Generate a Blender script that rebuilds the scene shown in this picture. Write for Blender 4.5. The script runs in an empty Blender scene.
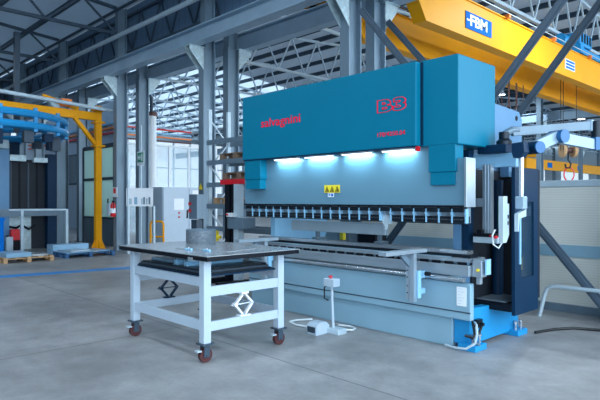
import bpy, bmesh, math, random
from mathutils import Vector, Matrix
random.seed(7)
PI = math.pi
SC = bpy.context.scene
COL = SC.collection

# ------------------------------------------------------------------ materials
def srgb(r, g, b):
    f = lambda c: ((c/255+.055)/1.055)**2.4 if c/255 > .04045 else c/255/12.92
    return (f(r), f(g), f(b), 1)

def mat(name, rgb, rough=.5, metal=0., var=.06, scale=6., bump=0., bscale=60., stretch=None, spec=.5):
    m = bpy.data.materials.new(name); m.use_nodes = True
    nt = m.node_tree; N = nt.nodes; L = nt.links
    b = N['Principled BSDF']
    b.inputs['Roughness'].default_value = rough
    b.inputs['Metallic'].default_value = metal
    b.inputs['Specular IOR Level'].default_value = spec
    tc = N.new('ShaderNodeTexCoord'); mp = N.new('ShaderNodeMapping')
    L.new(tc.outputs['Object'], mp.inputs[0])
    if stretch: mp.inputs['Scale'].default_value = stretch
    n = N.new('ShaderNodeTexNoise'); n.inputs['Scale'].default_value = scale
    n.inputs['Detail'].default_value = 5
    L.new(mp.outputs[0], n.inputs['Vector'])
    cr = N.new('ShaderNodeMapRange'); cr.inputs[1].default_value = .25; cr.inputs[2].default_value = .75
    cr.inputs[3].default_value = 1-var; cr.inputs[4].default_value = 1+var
    L.new(n.outputs['Fac'], cr.inputs[0])
    c = srgb(*rgb)
    vm = N.new('ShaderNodeVectorMath'); vm.operation = 'SCALE'; vm.inputs[0].default_value = c[:3]
    L.new(cr.outputs[0], vm.inputs['Scale'])
    L.new(vm.outputs[0], b.inputs['Base Color'])
    if bump:
        n2 = N.new('ShaderNodeTexNoise'); n2.inputs['Scale'].default_value = bscale
        L.new(mp.outputs[0], n2.inputs['Vector'])
        bp = N.new('ShaderNodeBump'); bp.inputs['Strength'].default_value = bump; bp.inputs['Distance'].default_value = .01
        L.new(n2.outputs['Fac'], bp.inputs['Height']); L.new(bp.outputs[0], b.inputs['Normal'])
    return m

def mat_emit(name, rgb, s):
    m = mat(name, rgb)
    b = m.node_tree.nodes['Principled BSDF']
    b.inputs['Emission Color'].default_value = srgb(*rgb); b.inputs['Emission Strength'].default_value = s
    return m

def mat_ribbed(name, rgb, axis, freq, rough=.5, depth=.5, dark=.8, noise=.08, nscale=.4):
    """metal sheet with pressed ribs along one axis"""
    m = mat(name, rgb, rough, 0, noise, nscale)
    nt = m.node_tree; N = nt.nodes; L = nt.links; b = N['Principled BSDF']
    geo = N.new('ShaderNodeNewGeometry'); sx = N.new('ShaderNodeSeparateXYZ')
    L.new(geo.outputs['Position'], sx.inputs[0])
    mu = N.new('ShaderNodeMath'); mu.operation = 'MULTIPLY'; mu.inputs[1].default_value = freq*2*PI
    L.new(sx.outputs[axis], mu.inputs[0])
    sn = N.new('ShaderNodeMath'); sn.operation = 'SINE'; L.new(mu.outputs[0], sn.inputs[0])
    mr = N.new('ShaderNodeMapRange'); mr.inputs[1].default_value = .6; mr.inputs[2].default_value = .95
    mr.inputs[3].default_value = 1; mr.inputs[4].default_value = dark
    L.new(sn.outputs[0], mr.inputs[0])
    src = b.inputs['Base Color'].links[0].from_socket
    v = N.new('ShaderNodeVectorMath'); v.operation = 'SCALE'
    L.new(src, v.inputs[0]); L.new(mr.outputs[0], v.inputs['Scale']); L.new(v.outputs[0], b.inputs['Base Color'])
    bp = N.new('ShaderNodeBump'); bp.inputs['Strength'].default_value = depth; bp.inputs['Distance'].default_value = .03
    L.new(mr.outputs[0], bp.inputs['Height']); L.new(bp.outputs[0], b.inputs['Normal'])
    return m

def mat_translucent(name, rgb, mix=.6):
    m = bpy.data.materials.new(name); m.use_nodes = True
    nt = m.node_tree; N = nt.nodes; L = nt.links
    out = N['Material Output']; b = N['Principled BSDF']
    b.inputs['Base Color'].default_value = srgb(*rgb); b.inputs['Roughness'].default_value = .3
    t = N.new('ShaderNodeBsdfTranslucent'); mx = N.new('ShaderNodeMixShader')
    n = N.new('ShaderNodeTexNoise'); n.inputs['Scale'].default_value = .7
    r = N.new('ShaderNodeValToRGB'); r.color_ramp.elements[0].color = srgb(*[int(c*.88) for c in rgb]); r.color_ramp.elements[1].color = srgb(*rgb)
    tc = N.new('ShaderNodeTexCoord'); L.new(tc.outputs['Object'], n.inputs['Vector'])
    L.new(n.outputs['Fac'], r.inputs[0]); L.new(r.outputs[0], t.inputs['Color'])
    mx.inputs[0].default_value = mix
    L.new(b.outputs[0], mx.inputs[1]); L.new(t.outputs[0], mx.inputs[2]); L.new(mx.outputs[0], out.inputs[0])
    return m

def mat_glass(name, rgb, alpha=.35, rough=.05):
    m = mat(name, rgb, rough, 0, .05, 2.)
    m.node_tree.nodes['Principled BSDF'].inputs['Alpha'].default_value = alpha
    return m

def mat_floor():
    m = bpy.data.materials.new('concrete'); m.use_nodes = True
    nt = m.node_tree; N = nt.nodes; L = nt.links; b = N['Principled BSDF']
    geo = N.new('ShaderNodeNewGeometry')
    def noise(s, d=6, rough=.55):
        n = N.new('ShaderNodeTexNoise'); n.inputs['Scale'].default_value = s; n.inputs['Detail'].default_value = d
        n.inputs['Roughness'].default_value = rough; L.new(geo.outputs['Position'], n.inputs['Vector']); return n
    n1, n2, n3 = noise(.45, 6, .6), noise(2.6, 8, .7), noise(26, 4)
    mx = N.new('ShaderNodeMix'); mx.data_type = 'RGBA'
    r1 = N.new('ShaderNodeMapRange'); r1.inputs[1].default_value = .32; r1.inputs[2].default_value = .68; L.new(n1.outputs['Fac'], r1.inputs[0])
    mx.inputs[6].default_value = srgb(*FLOOR_A); mx.inputs[7].default_value = srgb(*FLOOR_B)
    L.new(r1.outputs[0], mx.inputs[0])
    r2 = N.new('ShaderNodeMapRange'); r2.inputs[1].default_value = .25; r2.inputs[2].default_value = .75
    r2.inputs[3].default_value = .68; r2.inputs[4].default_value = 1.3; L.new(n2.outputs['Fac'], r2.inputs[0])
    r3 = N.new('ShaderNodeMapRange'); r3.inputs[3].default_value = .88; r3.inputs[4].default_value = 1.12; L.new(n3.outputs['Fac'], r3.inputs[0])
    mm = N.new('ShaderNodeMath'); mm.operation = 'MULTIPLY'; L.new(r2.outputs[0], mm.inputs[0]); L.new(r3.outputs[0], mm.inputs[1])
    # sawn joints of the slab: lines every 5.1 m in x and 4.2 m in y
    sx = N.new('ShaderNodeSeparateXYZ'); L.new(geo.outputs['Position'], sx.inputs[0])
    last = mm.outputs[0]
    for ax, per, off in ((0, 5.1, 1.35), (1, 4.2, .3)):
        a = N.new('ShaderNodeMath'); a.operation = 'ADD'; a.inputs[1].default_value = off+200*per; L.new(sx.outputs[ax], a.inputs[0])
        mo = N.new('ShaderNodeMath'); mo.operation = 'PINGPONG'; mo.inputs[1].default_value = per/2; L.new(a.outputs[0], mo.inputs[0])
        lt = N.new('ShaderNodeMapRange'); lt.inputs[1].default_value = .006; lt.inputs[2].default_value = .014
        lt.inputs[3].default_value = .55; lt.inputs[4].default_value = 1; L.new(mo.outputs[0], lt.inputs[0])
        k = N.new('ShaderNodeMath'); k.operation = 'MULTIPLY'; L.new(last, k.inputs[0]); L.new(lt.outputs[0], k.inputs[1]); last = k.outputs[0]
    v = N.new('ShaderNodeVectorMath'); v.operation = 'SCALE'; L.new(mx.outputs[2], v.inputs[0]); L.new(last, v.inputs['Scale'])
    L.new(v.outputs[0], b.inputs['Base Color'])
    rr = N.new('ShaderNodeMapRange'); rr.inputs[3].default_value = .32; rr.inputs[4].default_value = .6; L.new(n2.outputs['Fac'], rr.inputs[0])
    L.new(rr.outputs[0], b.inputs['Roughness'])
    bp = N.new('ShaderNodeBump'); bp.inputs['Strength'].default_value = .12; bp.inputs['Distance'].default_value = .004
    L.new(n3.outputs['Fac'], bp.inputs['Height']); L.new(bp.outputs[0], b.inputs['Normal'])
    return m

FLOOR_A, FLOOR_B = (112, 114, 116), (156, 158, 160)
SKY0, SKY1 = 1.7, 6.0
M = {
 'floor': mat_floor(),
 'steel': mat('painted_steel', (106, 128, 144), .42, .25, .16, 3., stretch=(1, 1, .25)),
 'steel_dark': mat('dark_steel', (54, 72, 88), .5, .2, .12, 3.),
 'steel_pale': mat('pale_steel', (176, 196, 208), .4, .1, .08, 4.),
 'galv': mat('galvanised_plate', (168, 190, 198), .4, .3, .25, 9.),
 'teal': mat('teal_paint', (0, 112, 142), .42, 0, .03, 2., spec=.2),
 'ram': mat('grey_blue_paint', (98, 140, 162), .36, .1, .03, 2.),
 'bed': mat('bed_grey_paint', (136, 174, 194), .38, .1, .04, 2.),
 'bedlight': mat('bed_rail_steel', (150, 166, 178), .3, .5, .1, 8., stretch=(.2, 1, 1)),
 'blue': mat('bright_blue_paint', (24, 140, 200), .42, 0, .06, 4.),
 'sky_paint': mat('light_blue_paint', (140, 194, 228), .4, 0, .04, 3.),
 'navy': mat('navy_paint', (6, 42, 70), .5, 0, .05, 3., spec=.2),
 'black': mat('black_plastic', (10, 16, 26), .5, 0, .1, 8., spec=.2),
 'beam': mat('runway_beam_paint', (142, 168, 188), .4, .2, .1, 2.),
 'joint': mat('joint_blue', (22, 96, 150), .4, 0, .05, 6.),
 'strut': mat('strut_steel', (74, 92, 108), .5, .1, .12, 4.),
 'dark': mat('interior_shade', (20, 30, 42), .7, 0, .2, 3.),  # dark colour standing in for the shade inside openings
 'tool': mat('black_tool_steel', (28, 38, 48), .35, .6, .12, 12.),
 'chrome': mat('bright_steel', (196, 206, 214), .22, .85, .06, 8.),
 'alu': mat('aluminium', (176, 192, 204), .32, .7, .06, 8.),
 'white': mat('white_paint', (226, 234, 240), .4, 0, .03, 4.),
 'trolley': mat('white_blue_frame_paint', (172, 190, 206), .4, 0, .04, 4.),
 'sheet': mat('sheet_metal', (170, 178, 184), .25, .5, .14, 5.),
 'sheet_blue': mat('film_covered_sheet', (136, 178, 206), .3, .2, .12, 5.),
 'rubber': mat('dark_rubber', (22, 26, 32), .6, 0, .1, 20.),
 'wheel': mat('red_brown_tread', (70, 30, 32), .5, 0, .15, 20.),
 'yellow': mat('crane_yellow', (232, 158, 12), .5, 0, .05, 1.2, spec=.2),
 'sign_yellow': mat('sign_yellow', (238, 214, 50), .4, 0, .03, 6.),
 'red': mat('red_paint', (206, 26, 40), .35, 0, .05, 8.),
 'logo_red': mat('logo_red', (240, 20, 56), .6, 0, .02, 8., spec=.1),
 'green': mat('sign_green', (0, 138, 110), .4, 0, .02, 8.),
 'sign_blue': mat('sign_blue', (0, 100, 186), .7, 0, .02, 8., spec=.1),
 'print': mat('printed_black', (24, 26, 24), .5, 0, .02, 8.),
 'paper': mat('paper', (232, 238, 244), .6, 0, .03, 8.),
 'wood': mat('pallet_wood', (176, 142, 104), .7, 0, .2, 5., stretch=(.6, 4, 4)),
 'wood_dark': mat('old_pallet_wood', (120, 100, 84), .75, 0, .25, 5., stretch=(.6, 4, 4)),
 'blue_pallet': mat('blue_pallet', (36, 84, 128), .6, 0, .12, 5.),
 'partition': mat_ribbed('ribbed_partition', (208, 212, 206), 2, 26, .5, .35, .86, .05, .8),
 'deck': mat_ribbed('roof_deck', (186, 198, 208), 0, 4, .3, .6, .8, .2, .35),
 'deck_pale': mat_ribbed('pale_roof_deck', (220, 220, 226), 0, 4, .45, .6, .88, .1, .35),
 'wall': mat_ribbed('wall_cladding', (176, 196, 208), 1, 3, .5, .5, .85, .05, .5),
 'deck_front': mat_translucent('front_roof_sheet', (176, 190, 202), .4),  # translucency added so daylight brightens this roof and the bay below
 'fascia': mat_ribbed('dark_fascia', (84, 112, 140), 0, 3, .5, .4, .85, .1, .5),
 'frame_blue': mat('frame_blue_paint', (92, 134, 170), .45, 0, .04, 3., spec=.3),
 'deck_thin': mat_translucent('thin_roof_sheet', (190, 202, 212), .36),  # added translucency lifts the brightness of the middle roof's underside
 'deck_rear': mat_translucent('rear_roof_sheet', (176, 188, 198), .3),  # made slightly translucent to keep the rear roofs from going dark
 'skylight': mat_translucent('skylight_sheet', (222, 232, 240), .85),
 'glass_green': mat_translucent('green_glass', (216, 240, 236), .8),
 'glass': mat_glass('clear_glass', (200, 226, 240), .3, .05),
 'glass_dark': mat_glass('smoked_glass', (30, 60, 84), .5, .1),
 'lamp': mat_emit('lamp_lens', (225, 240, 255), 9),
 'led': mat_emit('led_strip', (225, 245, 255), 7),
 'hose': mat('white_hose', (214, 224, 230), .5, 0, .05, 8.),
 'cable': mat('black_cable', (14, 18, 22), .5),
 'orange': mat('bus_bar_orange', (232, 130, 60), .5),
 'tape': mat('blue_floor_tape', (40, 128, 196), .5, 0, .12, 3.),
 'drum': mat('dusty_grey_wrap', (96, 108, 118), .6, .1, .45, 38.),
 'brown': mat('brown_metal', (92, 62, 58), .6),
}

# ------------------------------------------------------------------ mesh builder
class MB:
    def __init__(s): s.bm = bmesh.new()
    def box(s, x0, y0, z0, x1, y1, z1, bev=0.):
        r = bmesh.ops.create_cube(s.bm, size=1)
        for v in r['verts']:
            v.co = Vector((x0+(v.co.x+.5)*(x1-x0), y0+(v.co.y+.5)*(y1-y0), z0+(v.co.z+.5)*(z1-z0)))
        if bev:
            es = list({e for v in r['verts'] for e in v.link_edges})
            bmesh.ops.bevel(s.bm, geom=es, offset=bev, segments=2, affect='EDGES', profile=.5)
        return s
    def bar(s, p, q, w, h, up=(0, 0, 1)):
        """rectangular bar from p to q; w across, h along up"""
        p, q = Vector(p), Vector(q); d = (q-p); L = d.length; d.normalize()
        up = Vector(up)
        if abs(d.dot(up)) > .98: up = Vector((1, 0, 0))
        a = d.cross(up).normalized(); u = a.cross(d).normalized()
        r = bmesh.ops.create_cube(s.bm, size=1)
        for v in r['verts']:
            c = v.co.copy(); v.co = p + d*((c.x+.5)*L) + a*(c.y*w) + u*(c.z*h)
        return s
    def cyl(s, p, q, r, r2=None, n=14):
        p, q = Vector(p), Vector(q); d = q-p; L = d.length
        rr = bmesh.ops.create_cone(s.bm, cap_ends=True, segments=n, radius1=r, radius2=r if r2 is None else r2, depth=L)
        R = d.to_track_quat('Z', 'Y').to_matrix()
        for v in rr['verts']: v.co = R @ v.co + (p+q)/2
        return s
    def tube(s, pts, r, n=8, closed=False):
        pts = [Vector(p) for p in pts]; rings = []
        prev = None
        for i, p in enumerate(pts):
            if closed: t = (pts[(i+1) % len(pts)]-pts[i-1]).normalized()
            else: t = (pts[min(i+1, len(pts)-1)]-pts[max(i-1, 0)]).normalized()
            if prev is None:
                a = t.orthogonal().normalized()
            else:
                a = (prev - t*prev.dot(t)).normalized()
            prev = a; b = t.cross(a)
            rings.append([s.bm.verts.new(p+a*r*math.cos(2*PI*k/n)+b*r*math.sin(2*PI*k/n)) for k in range(n)])
        m = len(rings)
        for i in range(m if closed else m-1):
            A, B = rings[i], rings[(i+1) % m]
            for k in range(n): s.bm.faces.new((A[k], A[(k+1) % n], B[(k+1) % n], B[k]))
        if not closed:
            s.bm.faces.new(rings[0][::-1]); s.bm.faces.new(rings[-1])
        return s
    def lathe(s, prof, c=(0, 0, 0), n=24):
        rings = []
        for r, z in prof:
            rings.append([s.bm.verts.new((c[0]+r*math.cos(2*PI*k/n), c[1]+r*math.sin(2*PI*k/n), c[2]+z)) for k in range(n)])
        for A, B in zip(rings, rings[1:]):
            for k in range(n): s.bm.faces.new((A[k], A[(k+1) % n], B[(k+1) % n], B[k]))
        s.bm.faces.new(rings[0][::-1]); s.bm.faces.new(rings[-1]); return s
    def prism(s, pts, a, b, axis='x'):
        """extrude a 2-D outline: axis x -> pts are (y,z); y -> (x,z); z -> (x,y)"""
        def P(u, v, w): return {'x': (w, u, v), 'y': (u, w, v), 'z': (u, v, w)}[axis]
        A = [s.bm.verts.new(P(u, v, a)) for u, v in pts]; B = [s.bm.verts.new(P(u, v, b)) for u, v in pts]
        s.bm.faces.new(A); s.bm.faces.new(B[::-1])
        n = len(pts)
        for i in range(n): s.bm.faces.new((A[i], B[i], B[(i+1) % n], A[(i+1) % n]))
        return s

def finish(name, bm, m, parent, smooth=False):
    bmesh.ops.recalc_face_normals(bm, faces=bm.faces[:])
    lo = Vector([min(v.co[i] for v in bm.verts) for i in range(3)])
    hi = Vector([max(v.co[i] for v in bm.verts) for i in range(3)])
    o = (lo+hi)/2; o.z = lo.z
    for v in bm.verts: v.co -= o
    me = bpy.data.meshes.new(name); bm.to_mesh(me); bm.free()
    if smooth:
        for p in me.polygons: p.use_smooth = True
        try: me.set_sharp_from_angle(angle=math.radians(38))
        except Exception: pass
    me.materials.append(m)
    ob = bpy.data.objects.new(name, me); COL.objects.link(ob)
    off = Vector((0, 0, 0)); p = parent
    while p: off += p.location; p = p.parent
    ob.parent = parent; ob.location = o-off
    return ob

def part(name, mb, m, parent=None, smooth=False, label=None):
    ob = finish(name, mb.bm, M[m], parent, smooth)
    if label: ob['label'] = label
    return ob

def thing(name, label, cat, loc=(0, 0, 0), group=None):
    o = bpy.data.objects.new(name, None); COL.objects.link(o); o.location = loc; o.empty_display_size = .1
    return tag(o, label, cat, group)

def tag(o, label, cat, group=None, kind=None):
    o['label'] = label; o['category'] = cat
    if group: o['group'] = group
    if kind: o['kind'] = kind
    return o

def struct(name, mb, m, parent=None):
    o = part(name, mb, m, parent)
    if not parent: o['kind'] = 'structure'
    return o

def copy_tree(o, parent=None):
    c = o.copy(); COL.objects.link(c); c.parent = parent
    for ch in o.children: copy_tree(ch, c)
    return c

def text(name, body, size, m, origin, face, parent, bold=0., ext=.003, wide=1., outline=0., spacing=1., fit=None):
    """raised lettering; origin = lower left corner, face = '-y' or '+x'"""
    cu = bpy.data.curves.new(name, 'FONT'); cu.body = body; cu.size = size; cu.space_character = spacing
    if outline: cu.fill_mode = 'NONE'; cu.bevel_depth = outline; cu.offset = bold
    else: cu.extrude = ext; cu.offset = bold
    t = bpy.data.objects.new(name, cu); COL.objects.link(t)
    dg = bpy.context.evaluated_depsgraph_get(); me = bpy.data.meshes.new_from_object(t.evaluated_get(dg))
    bpy.data.objects.remove(t); bm = bmesh.new(); bm.from_mesh(me); bpy.data.meshes.remove(me)
    x0 = min(v.co.x for v in bm.verts); y0 = min(v.co.y for v in bm.verts)
    hy = 1.
    if fit:
        wide = fit[0]/(max(v.co.x for v in bm.verts)-x0); hy = fit[1]/(max(v.co.y for v in bm.verts)-y0)
    for v in bm.verts:
        x, y, z = (v.co.x-x0)*wide, (v.co.y-y0)*hy, v.co.z
        v.co = Vector((origin[0]+x, origin[1]-z, origin[2]+y)) if face == '-y' else Vector((origin[0]+z, origin[1]+x, origin[2]+y))
    return finish(name, bm, M[m], parent)

# ------------------------------------------------------------------ camera, world
cam = bpy.data.cameras.new('camera'); co = bpy.data.objects.new('camera', cam); COL.objects.link(co)
co.location = (0, 0, 1.7); co.rotation_euler = (PI/2, 0, math.radians(46.273)); cam.lens = 33.12; cam.sensor_width = 36
cam.clip_end = 300; SC.camera = co
w = bpy.data.worlds.new('world'); SC.world = w; w.use_nodes = True
bg = w.node_tree.nodes['Background']; bg.inputs[0].default_value = (.73, .87, 1, 1)
# the sky is brighter on the side of the veiled sun, beyond the open hall end (+x)
wn_, wl = w.node_tree.nodes, w.node_tree.links
tc = wn_.new('ShaderNodeTexCoord'); sx = wn_.new('ShaderNodeSeparateXYZ'); wl.new(tc.outputs['Generated'], sx.inputs[0])
mr = wn_.new('ShaderNodeMapRange'); mr.inputs[1].default_value = -.1; mr.inputs[2].default_value = 1; mr.inputs[3].default_value = SKY0; mr.inputs[4].default_value = SKY1
mr.interpolation_type = 'SMOOTHSTEP'
wl.new(sx.outputs[0], mr.inputs[0]); wl.new(mr.outputs[0], bg.inputs[1])
SC.view_settings.view_transform = 'Standard'; SC.view_settings.look = 'None'; SC.view_settings.gamma = 1
SC.view_settings.use_curve_mapping = False; SC.view_settings.exposure = 0.0

# ------------------------------------------------------------------ hall shell
XF, YE = -50.0, 71.0         # far end of the hall and its far long side
ROWS = [9.25, 29.65, 50.05, 70.45]
struct('floor', MB().box(XF-1, -24, -.2, 14, YE+1, 0), 'floor')
ZT = 8.1                    # top chord at a column row
RISE = .9
def roof_z(y, y0, y1):      # shallow gable
    t = (y-y0)/(y1-y0); return ZT+RISE*(1-abs(2*t-1))
def gable(x0, x1, y0, y1, dz=.22, th=.06):
    mb = MB(); ym = (y0+y1)/2
    mb.prism([(y0, ZT+dz), (ym, ZT+RISE+dz), (y1, ZT+dz), (y1, ZT+dz+th), (ym, ZT+RISE+dz+th), (y0, ZT+dz+th)], x0, x1, 'x'); return mb
struct('ceiling_front_bay', gable(XF, 3, -11.55, 8.85), 'deck_front')
struct('trim_fascia', MB().box(XF, 8.9, 6.6, -8.2, 8.94, 8.3), 'fascia')
for k in range(3):
    y0, y1 = ROWS[k]-.4 if k == 0 else ROWS[k], ROWS[k+1]
    x = XF; i = 0
    strips = [(-50, -26, 'sky'), (-26, 3, 'deck')] if k == 0 else [(-50, 3, 'deck')]
    if k == 0:
        for a in range(4):
            struct('ceiling_skylight', gable(-50+a*6.0, -50+a*6.0+5.98, y0, y1), 'skylight')
        for a in range(5):
            struct('ceiling_middle_bay', gable(-26+a*5.8, -26+a*5.8+5.78, y0, y1), 'deck_thin')
    else:
        for a in range(8):
            xa = -50+a*6.625
            struct('ceiling_rear_bay', gable(xa, xa+6.6, y0, y1), 'deck_rear')

# far end wall: cladding with two glazed bands, translucent sheets high up
def wall_x(name, x, y0, y1, z0, z1, m='wall'): return struct(name, MB().box(x-.15, y0, z0, x, y1, z1), m)
wall_x('wall_far', XF, -12, 9.2, 0, 8.3); wall_x('wall_far', XF, 9.2, YE, 0, 2.4); wall_x('wall_far', XF, 9.2, YE, 7.6, 9.4)
wn = 0
for a in range(15):
    y = 9.2+a*4.12
    wn += 1
    f = struct('window_%d' % wn, MB().box(XF-.1, y, 2.4, XF, y+.14, 7.6).box(XF-.1, y+2.0, 2.4, XF-.02, y+2.1, 7.6).box(XF-.1, y+.14, 4.9, XF-.02, y+4.12, 5.02), 'steel_pale')
    struct('pane', MB().box(XF-.08, y+.14, 2.42, XF-.06, y+4.12, 7.58), 'glass', f)
# long rear wall
struct('wall_rear', MB().box(XF, YE, 0, 14, YE+.15, 2.4), 'wall')
struct('wall_rear', MB().box(XF, YE, 5.6, 14, YE+.15, 9.4), 'wall')
for a in range(12):
    x = XF+a*5.2; wn += 1
    f = struct('window_%d' % wn, MB().box(x, YE, 2.4, x+2.0, YE+.12, 5.6), 'wall')
    struct('pane', MB().box(x+2.0, YE+.04, 2.42, x+5.2, YE+.06, 5.58), 'glass', f)
# unseen long wall of the front bay, run full length to cut side light
struct('wall_left_unseen', MB().box(XF, -12, 0, 3, -11.8, 8.4), 'wall')

# ------------------------------------------------------------------ columns with brackets
def hcol(mb, x, y, z0, z1, w=.24, d=.38, t=.03):
    mb.box(x-w/2, y-d/2, z0, x+w/2, y-d/2+t, z1); mb.box(x-w/2, y+d/2-t, z0, x+w/2, y+d/2, z1)
    mb.box(x-t/2, y-d/2+t, z0, x+t/2, y+d/2-t, z1); return mb
XS = [-2.25-5.1*i for i in range(9)]
def column(front):
    s = -1 if front else 1; y = 0
    r = thing('steel_column', 'x', 'column')
    part('shaft', hcol(MB(), 0, 0, 0.02, 5.72 if front else 5.9), 'steel', r)
    part('base_plate', MB().box(-.2, -.26, 0, .2, .26, .02), 'steel_dark', r)
    top = 5.75 if front else 5.93
    up = hcol(MB(), 0, -s*.02, top-.02, 8.12, .24, .3, .025)
    part('upper_shaft', up, 'steel', r)
    br = MB(); zb = top-.62
    for dx in (-.12, .105): br.prism([(s*.17, zb), (s*.17, top), (s*.62, top), (s*.62, top-.12)], dx, dx+.015, 'x')
    br.box(-.16, min(s*.17, s*.64), top-.02, .16, max(s*.17, s*.64), top+.0)
    part('bracket', br, 'galv', r, label='pale crane beam bracket')
    return r
cf, cr_ = column(True), column(False)
names = ['beyond the right edge', 'behind the press brake hood', 'by the pallet rack', 'by the fire extinguisher', 'beyond the glazed partition', 'by the blue ring', 'far down the hall', 'at the hall end', 'last in the hall']
first = True
for i, x in enumerate(XS):
    if i == 0: continue
    for front in (True, False):
        if i == 1: o = cf if front else cr_
        else: o = copy_tree(cf if front else cr_)
        o.location = (x, 8.45 if front else 9.25, 0)
        o['label'] = 'grey H-section column of the %s row, %s' % ('front' if front else 'back', names[i])
        o['group'] = 'steel columns of the twin row'
for k, y in ((1, 29.65), (2, 50.05), (3, 70.2)):
    for i, x in enumerate(XS):
        if i < 1: continue
        o = copy_tree(cr_); o.location = (x-5.1 if k > 1 else x, y, 0); o['label'] = 'grey steel column of the far rows beyond the low partition'; o['group'] = 'far hall columns'

# crane runway beams
def runway(label, y, z0, z1, x0=-50, x1=1.5, w=.3):
    r = thing('crane_runway_beam', label, 'beam', (x0, y, z0))
    mb = MB().box(x0, y-w/2, z0, x1, y+w/2, z0+.03).box(x0, y-.012, z0+.03, x1, y+.012, z1-.03).box(x0, y-w/2, z1-.03, x1, y+w/2, z1)
    part('beam', mb, 'beam', r)
    part('rail', MB().box(x0, y-.03, z1, x1, y+.03, z1+.05), 'tool', r, label='dark crane rail')
    return r
runway('grey runway beam on the front row brackets, running across the upper left', 7.98, 5.75, 6.16)
runway('grey runway beam on the back row brackets that carries the yellow crane', 9.72, 5.93, 6.42)
runway('distant runway beam on the far column row', 30.1, 5.93, 6.42)
tag(part('eaves_strut', MB().cyl((-50, 8.15, 7.05), (-8, 8.15, 7.05), .07), 'steel_pale', smooth=True), 'pale round tube running high along the front column row', 'tube')
tag(part('eaves_strut', MB().cyl((-50, 8.2, 7.95), (-8, 8.2, 7.95), .05), 'steel_dark', smooth=True), 'dark thin tube just under the roof above the front column row', 'tube')
# longitudinal lattice girders in the column line
def lattice_x(x0, x1, y, zb, zt, n):
    r = thing('lattice_girder', 'dark lattice girder running along the column tops', 'girder', (x0, y, zb))
    part('bottom_chord', MB().box(x0, y-.04, zb-.04, x1, y+.04, zb+.04), 'steel_dark', r)
    part('top_chord', MB().box(x0, y-.04, zt-.04, x1, y+.04, zt+.04), 'steel_dark', r)
    st = (x1-x0)/n
    for k in range(n):
        a = x0+k*st
        part('diagonal', MB().bar((a, y, zb), (a+st/2, y, zt), .04, .04), 'steel_dark', r)
        part('diagonal', MB().bar((a+st/2, y, zt), (a+st, y, zb), .04, .04), 'steel_dark', r)
    return r
o = lattice_x(-48.1, -12.4, 8.84, 6.75, 8.0, 28)

# ------------------------------------------------------------------ roof trusses (span across the hall)
def truss(span, sign, npan, m='steel', single=True):
    r = thing('roof_truss', 'x', 'truss')
    zb = 7.25; h = lambda t: ZT+RISE*(1-abs(2*t-1))
    ye = sign*span
    part('bottom_chord', MB().box(-.05, min(0, ye), zb-.05, .05, max(0, ye), zb+.05), m, r)
    top = MB(); top.bar((0, 0, h(0)), (0, ye/2, h(.5)), .1, .1); top.bar((0, ye/2, h(.5)), (0, ye, h(1)), .1, .1)
    part('top_chord', top, m, r)
    web = MB()
    for k in range(npan):
        a, b, c = k/npan, (k+.5)/npan, (k+1)/npan
        for (p, q) in (((0, a*ye, zb), (0, b*ye, h(b))), ((0, b*ye, h(b)), (0, c*ye, zb))):
            if single: part('diagonal', MB().bar(p, q, .05, .06), m, r)
            else: web.bar(p, q, .05, .06)
    if not single: part('web_lattice', web, m, r)
    return r
t1 = truss(20.3, -1, 9, 'steel_dark'); t2 = truss(20.2, 1, 13, 'steel_pale'); t3 = truss(20.2, 1, 13, 'beam', False)
lab = ['nearest the camera', 'second in line', 'third in line', 'fourth in line', 'fifth in line', 'sixth in line', 'seventh in line', 'last in line']
for j, x in enumerate(XS[1:]):
    if j >= 1:
        o = t1 if j == 1 else copy_tree(t1)
        o.location = (x, 8.3, 0); o['label'] = 'dark roof truss over the left bay, %s' % lab[j-1]; o['group'] = 'trusses of the left bay'
    o = t2 if j == 0 else copy_tree(t2)
    o.location = (x, 9.3, 0); o['label'] = 'grey zigzag roof truss over the middle bay, %s from the camera' % lab[j].replace(' from the camera', ''); o['group'] = 'trusses of the middle bay'
    for k in (1, 2):
        o = t3 if (j == 0 and k == 1) else copy_tree(t3)
        o.location = (x, ROWS[k], 0); o['label'] = 'distant grey roof truss of the far bays'; o['group'] = 'trusses of the far bays'
for t in (t1, t2):
    pass
# purlins under the deck
def purlin(x0, x1, y, z, m): return part('roof_purlin', MB().box(x0, y-.04, z-.1, x1, y+.04, z+.1), m)
for k, (y0, y1, m, n, lb) in enumerate([(-11.55, 8.85, 'steel_dark', 13, 'left'), (9.25, 29.65, 'steel_dark', 14, 'middle'), (29.65, 50.05, 'steel_dark', 10, 'far'), (50.05, 70.45, 'steel_dark', 10, 'farthest')]):
    for i in range(1, n):
        y = y0+(y1-y0)*i/n
        tag(purlin(-50, 3, y, roof_z(y, y0, y1)+.11, m), 'dark purlin carrying the roof deck of the %s bay' % lb, 'purlin', 'purlins of the %s bay' % lb)

# X bracing between columns (angle struts)
for (y, lb) in ((8.2, 'front'), (9.5, 'back')):
    f = y < 9
    for (p, q, which) in ((((-6.85, y, 5.35) if f else (-7.2, y, 5.5)), (-2.4, y, .05), 'falling to the right'), (((-6.9, y-.07, .05)), (-2.35, y-.07, 5.4 if f else 5.6), 'rising to the right')):
        o = part('brace_strut', MB().bar(p, q, .06, .12, (0, 1, 0)).bar((p[0], p[1]-.03, p[2]), (q[0], q[1]-.03, q[2]), .13, .02, (0, 1, 0)), 'strut')
        tag(o, 'dark diagonal brace %s in the %s column row behind the press' % (which, lb), 'brace')
for x in (-2.25,):
    for y, f in ((8.45, True), (9.25, False)):
        o = copy_tree(cf if f else cr_); o.location = (x, y, 0)
        tag(o, 'grey H-section column of the %s row, just beyond the right edge' % ('front' if f else 'back'), 'column', 'steel columns of the twin row')

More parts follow.
